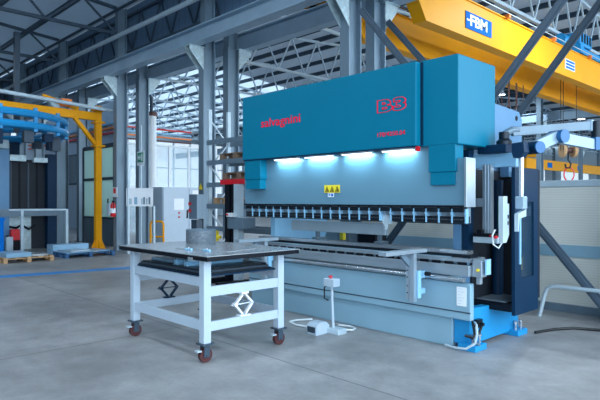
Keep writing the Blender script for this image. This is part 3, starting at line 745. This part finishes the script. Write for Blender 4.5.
# things on the trolley
def sheet(label, x0, y0, x1, y1, z, m, rot=0., th=.006, parent=None):
    cx, cy = (x0+x1)/2, (y0+y1)/2; a = math.radians(rot); P = []
    for (x, y) in ((x0, y0), (x1, y0), (x1, y1), (x0, y1)):
        P.append((cx+(x-cx)*math.cos(a)-(y-cy)*math.sin(a), cy+(x-cx)*math.sin(a)+(y-cy)*math.cos(a)))
    return tag(part('metal_sheet', MB().prism(P, z, z+th, 'z'), m), label, 'sheet')
sheet('thin bright metal sheet lying on the trolley top', -5.75, 3.5, -4.95, 4.0, 1.13, 'sheet', 12, .008)
for (x, y, lb) in ((-5.42, 3.43, 'left'), (-5.16, 3.5, 'right')):
    c = thing('small_clamp', 'small light blue clamp on the trolley top, the %s one' % lb, 'clamp', (x, y, 1.13))
    part('body', MB().box(x-.06, y-.015, 1.13, x+.06, y+.015, 1.15, .004), 'sky_paint', c)
    part('jaw', MB().cyl((x+.03, y-.02, 1.15), (x+.03, y-.02, 1.165), .012), 'chrome', c)
d = thing('wrapped_coil', 'dusty grey wrapped coil standing on the far corner of the trolley top', 'coil', (-6.15, 4.08, 1.13))
part('coil', MB().lathe([(.19, 0), (.195, .01), (.195, .17), (.185, .18), (.09, .182), (.085, .16)], (-6.15, 4.08, 1.13), 32), 'drum', d, True)
part('coil_rim', MB().lathe([(.197, .174), (.2, .18), (.19, .186)], (-6.15, 4.08, 1.13), 32), 'steel', d, True)
# stack on the shelf
for k in range(3):
    z = .9+k*.02
    sheet('dark steel sheet in the stack on the trolley shelf', X0+.1+k*.05, Y0+.06, X1-.1-k*.04, Y1-.12, z, 'steel_dark' if k % 2 else 'tool', 0, .019)['group'] = 'dark sheets stacked on the trolley shelf'
for (i, (x, lb)) in enumerate(((-5.52, 'left'), (-5.31, 'right'))):
    z = .96
    mb = MB()
    for s in (-1, 1):
        mb.bar((x-.035, Y0+.12, z+.035+s*.03), (x+.035, Y0+.12, z+.035-s*.03), .0, .0)
    mb = MB()
    mb.bar((x-.033, 3.34, z+.003), (x+.033, 3.34, z+.067), .6, .012, (0, 0, 1))
    mb = MB()
    # cross-shaped extrusion running back
    mb.prism([(x-.04, z+.01), (x-.03, z), (x, z+.024), (x+.03, z), (x+.04, z+.01), (x+.014, z+.035), (x+.04, z+.06), (x+.03, z+.07), (x, z+.046), (x-.03, z+.07), (x-.04, z+.06), (x-.014, z+.035)], 3.32, 4.1, 'y')
    tag(part('aluminium_profile', mb, 'sky_paint'), 'cross-shaped light blue profile on the trolley shelf, the %s one' % lb, 'profile')
sheet('pale metal plate on the trolley shelf beside the profiles', -6.25, 3.42, -5.62, 4.0, .96, 'sheet_blue', 0, .03)

# ------------------------------------------------------------------ pallet rack, stacker, pallets
def pallet(label, x, y, z, rot=0, m='wood', w=1.2, d=.8, group=None):
    r = thing('wooden_pallet' if m != 'blue_pallet' else 'blue_pallet', label, 'pallet', (x, y, z), group)
    for i in range(5): yy = y-d/2+i*(d-.1)/4; part('top_board', MB().box(x-w/2, yy, z+.122, x+w/2, yy+.1, z+.144), m, r)
    for i in range(3):
        yy = y-d/2+i*(d-.1)/2
        part('stringer', MB().box(x-w/2, yy, z, x+w/2, yy+.1, z+.022), m, r)
        for j in range(3): xx = x-w/2+j*(w-.14)/2; part('block', MB().box(xx, yy, z+.022, xx+.14, yy+.1, z+.1), m, r)
    for j in range(3): xx = x-w/2+j*(w-.14)/2; part('cross_board', MB().box(xx, y-d/2, z+.1, xx+.14, y+d/2, z+.122), m, r)
    for c in r.children: pass
    r.rotation_euler.z = math.radians(rot); return r
rk = thing('pallet_rack', 'grey steel pallet rack with cross-braced end frame left of the press', 'rack', (-9.7, 7.9, 0))
RX = -11.0
for x in (RX, -8.5):
    for y in (7.5, 8.05):
        part('upright', MB().box(x-.035, y, 0, x+.035, y+.09, 3.85), 'steel_pale', rk)
    zz = .3
    while zz < 3.6:
        part('frame_brace', MB().bar((x, 7.56, zz), (x, 8.08, zz+.55), .03, .03), 'steel_pale', rk)
        if zz+1.1 < 3.9: part('frame_brace', MB().bar((x, 8.08, zz+.55), (x, 7.56, zz+1.1), .03, .03), 'steel_pale', rk)
        zz += 1.1
for z in (3.0, 2.52, 2.0, 1.5, .98, .4):
    for y in (7.47, 8.14):
        part('shelf_beam', MB().box(RX+.0, y-.02, z, -8.5, y+.02, z+.11), 'steel', rk)
pallet('wooden pallet on the rack level just below the top beams', -10.0, 7.83, 2.63, 0, 'wood_dark', 1.15, .6)
pallet('wooden pallet on the middle rack level below the red frame', -10.35, 7.83, 1.61, 0, 'wood', .95, .6)
pallet('old wooden pallet resting on the red lifting frame', -9.0, 7.15, 2.13, 0, 'wood_dark', 1.1, .55)
sk = thing('pallet_stacker', 'dark lifting mast with red fork frame beside the press left end', 'stacker', (-9.3, 6.9, 0))
part('mast', MB().box(-9.3, 6.75, .06, -9.14, 6.85, 2.02).box(-9.08, 6.75, .06, -9.02, 6.85, 2.02), 'black', sk)
part('side_post', MB().box(-8.96, 6.72, .06, -8.8, 6.85, 2.02), 'steel_pale', sk)
part('fork_frame', MB().box(-9.42, 6.72, 2.02, -8.2, 6.8, 2.12).box(-9.42, 6.8, 2.06, -9.32, 7.5, 2.12).box(-8.3, 6.8, 2.06, -8.2, 7.5, 2.12), 'red', sk, label='red fork frame')
part('base_leg', MB().box(-9.5, 6.2, 0, -9.35, 7.2, .1).box(-8.85, 6.2, 0, -8.7, 7.2, .1), 'black', sk)
part('body', MB().box(-9.1, 6.66, 1.12, -8.6, 7.0, 1.35, .02), 'steel', sk)
part('control_head', MB().box(-9.05, 6.6, 1.36, -8.85, 6.72, 1.44, .01), 'white', sk)
part('red_knob', MB().cyl((-9.0, 6.6, 1.41), (-9.0, 6.57, 1.41), .02), 'red', sk)
part('yellow_latch', MB().box(-9.66, 6.68, .84, -9.5, 6.74, 1.06).box(-9.52, 6.7, .9, -9.42, 6.75, .96), 'sign_yellow', sk)
# control box on column
cb = thing('switch_box', 'grey switch box with red switch on the column by the rack', 'switch box', (-12.2, 8.0, 1.2))
part('box', MB().box(-12.62, 8.0, 1.2, -12.25, 8.22, 1.85, .01), 'steel', cb)
part('red_switch', MB().box(-12.6, 7.96, 1.38, -12.52, 8.0, 1.46).box(-12.6, 7.96, 1.56, -12.52, 8.0, 1.64), 'red', cb)
part('lower_box', MB().box(-12.55, 8.02, .9, -12.3, 8.2, 1.18), 'steel_dark', cb)
wt = part('warning_plate', MB().prism([(-12.5, 1.98), (-12.34, 1.98), (-12.42, 2.14)], 8.22, 8.235, 'y'), 'sign_yellow')
tag(wt, 'small yellow warning triangle above the switch box', 'sign')

# ------------------------------------------------------------------ electrical cabinet, hoop
ec = thing('electrical_cabinet', 'white two-door electrical cabinet behind the trolley', 'cabinet', (-17.3, 10.4, 0))
part('body', MB().box(-17.75, 9.72, 0, -17.02, 11.9, 2.15, .01), 'trolley', ec)
for (a, b, w_) in ((9.74, 10.75, 0), (10.77, 11.88, 1)):
    d_ = part('door', MB().box(-17.02, a, .1, -16.98, b, 2.12, .008), 'trolley', ec)
    part('handle', MB().box(-16.98, b-.09 if not w_ else a+.04, 1.05, -16.95, b-.05 if not w_ else a+.08, 1.35), 'black', d_)
    if not w_:
        part('door_label', MB().box(-16.98, 10.15, 1.35, -16.975, 10.55, 1.75), 'paper', d_)
        part('switch', MB().cyl((-16.98, 10.35, 1.25), (-16.95, 10.35, 1.25), .03).cyl((-16.98, 10.35, 1.1), (-16.95, 10.35, 1.1), .03), 'red', d_)
    else:
        part('door_label', MB().box(-16.98, 11.1, .95, -16.975, 11.4, 1.35), 'paper', d_)
        part('red_strip', MB().box(-16.98, 10.85, .74, -16.975, 11.8, .78), 'red', d_)
        part('red_strip', MB().box(-16.98, 10.85, .66, -16.975, 11.8, .68), 'steel', d_)
    if w_: part('door_label', MB().box(-16.98, 10.9, 1.85, -16.975, 11.15, 2.05), 'paper', d_)
yh = thing('guard_hoop', 'yellow tubular guard hoop before the electrical cabinet', 'guard hoop', (-16.35, 9.15, 0))
part('hoop', MB().tube([(-16.43, 8.95, 0), (-16.43, 8.95, .9), (-16.41, 8.97, .97), (-16.36, 9.02, 1.0), (-16.2, 9.18, 1.0), (-16.15, 9.23, .97), (-16.13, 9.25, .9), (-16.13, 9.25, 0)], .035, 10), 'yellow', yh, True)
part('crossbar', MB().cyl((-16.43, 8.95, .5), (-16.13, 9.25, .5), .03), 'yellow', yh, True)
part('foot_plate', MB().box(-16.5, 8.88, 0, -16.34, 9.02, .012), 'yellow', yh); part('foot_plate', MB().box(-16.22, 9.18, 0, -16.04, 9.32, .012), 'yellow', yh)

# notice board, exit sign, extinguisher etc
nb = thing('notice_board', 'white notice board with coloured pictures standing between the two column rows', 'board', (-16.2, 8.4, 0))
part('board', MB().prism([(-16.46, 8.12), (-15.86, 8.72), (-15.88, 8.74), (-16.48, 8.14)], 1.5, 2.08, 'z'), 'paper', nb)
for k, (u, m) in enumerate(((.1, 'steel_pale'), (.3, 'sheet_blue'), (.56, 'steel_pale'), (.64, 'steel'), (.74, 'galv'), (.84, 'steel'))):
    a = -16.46+u*.6; b_ = 8.12+u*.6; w_ = .04 if k > 1 else .07
    part('picture', MB().prism([(a, b_-.004), (a+w_, b_+w_-.004), (a+w_-.005, b_+w_+.001), (a-.005, b_+.001)], 1.56, 1.75+.04*(k % 2), 'z'), m, nb)
part('post', MB().box(-16.47, 8.14, 0, -16.4, 8.21, 3.2).box(-15.9, 8.74, 0, -15.85, 8.8, 1.5), 'steel_pale', nb)
es = thing('exit_sign', 'green emergency exit sign on a white plate high on the back column', 'sign', (-16.9, 9.0, 2.9))
part('plate', MB().box(-17.24, 8.89, 2.85, -16.76, 8.9, 3.32), 'white', es)
part('green_field', MB().box(-17.2, 8.882, 2.96, -16.8, 8.89, 3.28), 'green', es)
part('pictogram', MB().box(-16.92, 8.875, 3.0, -16.85, 8.882, 3.24).box(-17.16, 8.875, 3.06, -17.11, 8.882, 3.18).box(-17.13, 8.875, 3.1, -16.97, 8.882, 3.14).box(-17.04, 8.875, 3.04, -17.0, 8.882, 3.21), 'white', es)
part('holder', MB().box(-17.02, 8.9, 0, -16.98, 8.93, 4.2), 'steel_pale', es)
fx = thing('fire_extinguisher', 'red fire extinguisher hanging on the front column', 'fire extinguisher', (-17.45, 8.1, 1.15))
part('cylinder', MB().lathe([(.07, 0), (.085, .02), (.085, .38), (.05, .45), (.03, .47)], (-17.42, 8.13, 1.15)), 'red', fx, True)
part('valve', MB().box(-17.45, 8.1, 1.62, -17.38, 8.16, 1.68), 'black', fx)
part('nozzle', MB().tube([(-17.38, 8.13, 1.66), (-17.3, 8.1, 1.6), (-17.31, 8.09, 1.4)], .014), 'black', fx, True)
part('instruction_label', MB().lathe([(.0865, .12), (.0865, .28)], (-17.42, 8.13, 1.15)), 'paper', fx, True)
fsn = thing('extinguisher_sign', 'red and white extinguisher sign above the extinguisher', 'sign', (-17.42, 8.2, 1.85))
part('plate', MB().box(-17.58, 8.2, 1.8, -17.27, 8.21, 2.12), 'white', fsn)
part('red_field', MB().box(-17.54, 8.193, 1.92, -17.37, 8.2, 2.09), 'red', fsn)
bx = thing('call_box', 'small pale box on the column left of the extinguisher', 'box', (-17.8, 8.1, 1.2))
part('box', MB().box(-17.85, 8.1, 1.2, -17.66, 8.24, 1.6, .01), 'steel_pale', bx)
part('strap', MB().box(-17.78, 8.09, 1.6, -17.73, 8.12, 1.75), 'tool', bx)

# ------------------------------------------------------------------ jib crane
jc = thing('jib_crane', 'yellow wall-height jib crane on a square post at left', 'jib crane', (-18.35, 8.0, 0))
part('post', MB().box(-18.44, 7.92, .02, -18.24, 8.12, 4.9, .01), 'yellow', jc)
part('base_gusset', MB().prism([(-18.62, 0), (-18.05, 0), (-18.2, .35), (-18.47, .35)], 7.98, 8.02, 'y').prism([(7.75, 0), (8.3, 0), (8.14, .35), (7.9, .35)], -18.36, -18.31, 'x'), 'yellow', jc)
part('boom', MB().bar((-18.3, 7.9, 4.52), (-17.2, 3.0, 4.42), .18, .26), 'yellow', jc)
for z in (4.3, 4.72, 3.5): part('collar', MB().box(-18.52, 7.85, z, -18.15, 8.19, z+.06), 'yellow', jc)
part('strut', MB().bar((-18.3, 7.9, 3.6), (-18.05, 7.1, 4.4), .1, .12), 'yellow', jc)
part('upper_tie', MB().bar((-18.2, 7.3, 4.7), (-18.0, 6.1, 4.95), .06, .14), 'yellow', jc)
part('boom_trolley', MB().box(-17.95, 6.6, 4.68, -17.7, 6.9, 4.9), 'orange', jc)
tag(part('service_pipe', MB().cyl((-17.9, 8.3, 4.72), (-16.3, 2.0, 4.78), .06), 'steel_pale', smooth=True), 'pale round service pipe running above the yellow boom', 'pipe')

# blue ring gallery
rg = thing('ring_gallery', 'bright blue curved tubular ring hanging above the dark machine', 'ring structure', (-18.5, 4, 3.5))
cxr, cyr, R = -19.5, 4.6, 2.6
ring = lambda z, r: [(cxr+r*math.cos(a), cyr+r*math.sin(a), z) for a in [i*2*PI/40 for i in range(40)]]
part('ring', MB().tube(ring(4.22, R), .11, 8, True), 'blue', rg, True)
part('ring', MB().tube(ring(3.88, R), .11, 8, True), 'blue', rg, True)
part('ring', MB().tube(ring(3.88, R-.6), .06, 8, True), 'blue', rg, True)
for i in range(16):
    a = i*2*PI/16
    part('ring_post', MB().box(cxr+R*math.cos(a)-.05, cyr+R*math.sin(a)-.05, 3.7, cxr+R*math.cos(a)+.05, cyr+R*math.sin(a)+.05, 4.4), 'blue', rg)
    part('equipment_box', MB().box(cxr+(R-.3)*math.cos(a)-.14, cyr+(R-.3)*math.sin(a)-.14, 3.3+.1*(i % 3), cxr+(R-.3)*math.cos(a)+.12, cyr+(R-.3)*math.sin(a)+.12, 3.75), 'steel_dark' if i % 2 else 'navy', rg)
part('hanger', MB().box(cxr-.08, cyr-.08+1.2, 3.9, cxr+.08, cyr+.08+1.2, 7.2).bar((cxr, cyr-R, 4.2), (cxr, cyr+R, 4.2), .1, .1).bar((cxr-R, cyr, 4.2), (cxr+R, cyr, 4.2), .1, .1), 'steel_dark', rg)

# big dark machine on the left with opening
bm_ = thing('far_press', 'large grey machine with a tall dark opening at far left', 'machine', (-20.4, 6.3, 0))
part('post', MB().box(-20.3, 4.8, 0, -20.0, 5.72, 3.4), 'frame_blue', bm_)
part('post', MB().box(-20.3, 6.95, 0, -20.0, 7.25, 3.3), 'navy', bm_)
part('post', MB().box(-20.3, 7.3, 0, -20.1, 7.6, 3.5), 'steel', bm_)
part('lintel', MB().box(-20.2, 5.74, 3.02, -20.0, 6.25, 3.22), 'galv', bm_); part('lintel', MB().box(-20.2, 6.5, 3.0, -20.0, 6.95, 3.16), 'galv', bm_)
part('opening_shade', MB().box(-20.5, 5.6, 1.4, -20.4, 7.0, 3.1), 'dark', bm_)  # dark panel closing the opening, painted as its shade
part('sill', MB().box(-20.35, 4.78, 1.15, -19.97, 7.3, 1.4), 'steel', bm_)
part('lower_cabinet', MB().box(-20.5, 5.55, 0, -20.3, 6.5, 1.15), 'galv', bm_)
part('lower_opening_shade', MB().box(-20.6, 6.5, 0, -20.4, 7.1, 1.15), 'dark', bm_)  # dark slab in place of the shade in the lower opening
part('frame_post', MB().box(-20.25, 7.05, 0, -20.05, 7.2, 1.15), 'galv', bm_)
for k in range(4):
    part('opening_rib', MB().box(-20.4, 5.85+.28*k, 1.42, -20.37, 5.9+.28*k, 3.0), 'black' if k % 2 else 'steel_dark', bm_)
part('pipework', MB().tube([(-20.28, 5.6, .6), (-20.2, 5.8, .8), (-20.2, 6.0, .75), (-20.2, 6.15, .85), (-20.2, 6.4, .7), (-20.2, 6.6, .85)], .04), 'black', bm_, True)
part('rear_block', MB().box(-24, 4.4, 0, -21, 7.6, 2.7), 'steel_dark', bm_)
part('top_unit', MB().box(-20.6, 4.4, 3.42, -20.0, 5.7, 3.7), 'galv', bm_)
tf = thing('side_table', 'white tube frame table before the far machine', 'frame', (-19, 7, 0))
part('top_rail', MB().bar((-19.45, 5.55, 1.38), (-18.68, 7.15, 1.38), .06, .05), 'steel_pale', tf)
part('leg', MB().box(-19.34, 5.86, 0, -19.26, 5.94, 1.355), 'steel_pale', tf); part('leg', MB().box(-18.74, 7.07, 0, -18.66, 7.15, 1.355), 'steel_pale', tf)
cn = thing('red_canister', 'red canister box under the far machine at left', 'canister', (-19.6, 5.2, 0))
part('body', MB().box(-19.95, 5.7, .36, -19.75, 5.98, .73, .02), 'red', cn); part('stand', MB().box(-19.95, 5.7, 0, -19.75, 5.98, .36), 'black', cn)
jn = thing('white_jerrycan', 'whitish plastic can beside the red canister', 'can', (-19.6, 4.7, 0))
part('body', MB().box(-19.7, 5.48, 0, -19.5, 5.7, .5, .03), 'steel_pale', jn); part('cap', MB().cyl((-19.6, 5.55, .5), (-19.6, 5.55, .55), .035), 'black', jn)
tag(part('blue_bin', MB().box(-18.4, 4.4, 0, -18.0, 5.0, 1.15, .02).box(-18.42, 4.38, 1.1, -17.98, 5.02, 1.17), 'sign_blue'), 'blue bin cut by the left edge of the picture', 'bin')
# rail line and pallets on the floor
P1 = pallet('light wooden pallet with blue sheets at the far left edge', -16.5, 5.1, 0, 0, 'wood', .9, 1.3)
P2 = pallet('dark blue pallet with sheets before the yellow post', -16.75, 6.9, 0, 0, 'blue_pallet', 1.0, 1.5)
sheet('wide pale blue sheet on the light pallet, left part', -16.95, 4.5, -16.1, 5.15, .144, 'sheet_blue', 3, .12)
sheet('small bright sheet on the light pallet, right part', -16.8, 5.2, -16.15, 5.65, .144, 'sheet', -8, .05)
sheet('wide bluish sheet covering the dark blue pallet', -17.25, 6.15, -16.3, 7.5, .144, 'sheet_blue', 4, .02)
sheet('crosswise bright sheet on top of the dark blue pallet', -17.2, 6.3, -16.6, 7.0, .166, 'sheet', 16, .02)
sheet('folded light blue panel at the back of the dark blue pallet', -17.9, 6.2, -17.4, 7.3, .02, 'sheet_blue', 0, .3)
tag(part('floor_tape', MB().prism([(-13.72, 3.2), (-13.28, 3.2), (-12.5, 8.1), (-12.9, 8.1)], .0, .003, 'z'), 'tape'), 'blue line taped on the floor at left', 'floor marking')

# ------------------------------------------------------------------ glazed partition and far things at left
gp = thing('glazed_partition', 'dark framed partition with greenish glass behind the yellow jib post', 'partition', (-20.7, 9.05, 0))
part('lower_panel', MB().box(-22.0, 9.02, 0, -19.3, 9.08, 1.0), 'steel', gp)
part('frame', MB().box(-22.05, 9.0, 0, -21.95, 9.1, 3.75).box(-20.95, 9.0, 1.0, -20.88, 9.1, 3.7).box(-19.3, 9.0, 0, -19.2, 9.1, 3.75).box(-22, 9.0, 3.65, -19.2, 9.1, 3.8).box(-22, 9.0, 2.45, -19.2, 9.1, 2.55).box(-22, 9.0, 1.0, -19.2, 9.1, 1.06), 'steel_dark', gp)
for (x0, x1) in ((-21.95, -20.95), (-20.88, -19.3)):
    for (z0, z1) in ((1.06, 2.45), (2.55, 3.65)): part('pane', MB().box(x0, 9.04, z0, x1, 9.06, z1), 'glass_green', gp)
wp = thing('white_partition', 'white wall panels with small window left of the glazed partition', 'partition', (-32, 13, 0))
part('panel', MB().box(-42, 13.01, 0, -26.3, 13.1, 6.9), 'trolley', wp)
part('window_frame', MB().box(-34.2, 12.94, 2.6, -32.2, 13, 4.4), 'steel_dark', wp)
part('window_pane', MB().box(-34.1, 12.92, 2.7, -32.3, 12.94, 4.3), 'glass', wp)
bb = thing('bus_bar', 'striped red, orange and blue bars running high on the white panels', 'bus bar', (-32, 12.9, 5.2))
for k, m in enumerate(('red', 'orange', 'sky_paint')): part('bar', MB().box(-41, 12.9, 5.2+k*.25, -26.5, 13.0, 5.3+k*.25), m, bb)
# office glazing far behind
og = thing('office_glazing', 'tall white framed office windows far behind the cabinet', 'glazing', (-26, 16, 0))
fr = MB()
for y in (12.2, 13.6, 15.2, 16.4, 18.2): fr.box(-26.05, y, 0, -25.95, y+.1, 4.6)
for z in (2.3, 4.5): fr.box(-26.04, 12.2, z, -25.96, 18.3, z+.1)
part('frame', fr, 'white', og); part('panes', MB().box(-26.01, 12.3, 0, -25.99, 18.2, 4.5), 'glass', og)
ob = thing('bus_bar', 'striped orange bars above the office windows', 'bus bar', (-26, 15, 4.7))
for k, m in enumerate(('brown', 'orange', 'sky_paint', 'red')): part('bar', MB().box(-26.05, 12.4, 4.75+k*.2, -25.95, 16.6, 4.83+k*.2), m, ob)
tw = thing('white_tower', 'tall white cylinder tank with brown rim behind the back columns', 'tank', (-20.5, 11.2, 0))
part('tank', MB().cyl((-20.4, 11.15, 0), (-20.4, 11.15, 5.1), .2, n=28), 'white', tw, True)
part('rim', MB().cyl((-20.4, 11.15, 5.1), (-20.4, 11.15, 5.25), .24, n=28), 'brown', tw, True)
part('pipe', MB().cyl((-20.4, 11.15, 5.25), (-20.4, 11.15, 5.9), .07), 'steel_dark', tw, True)
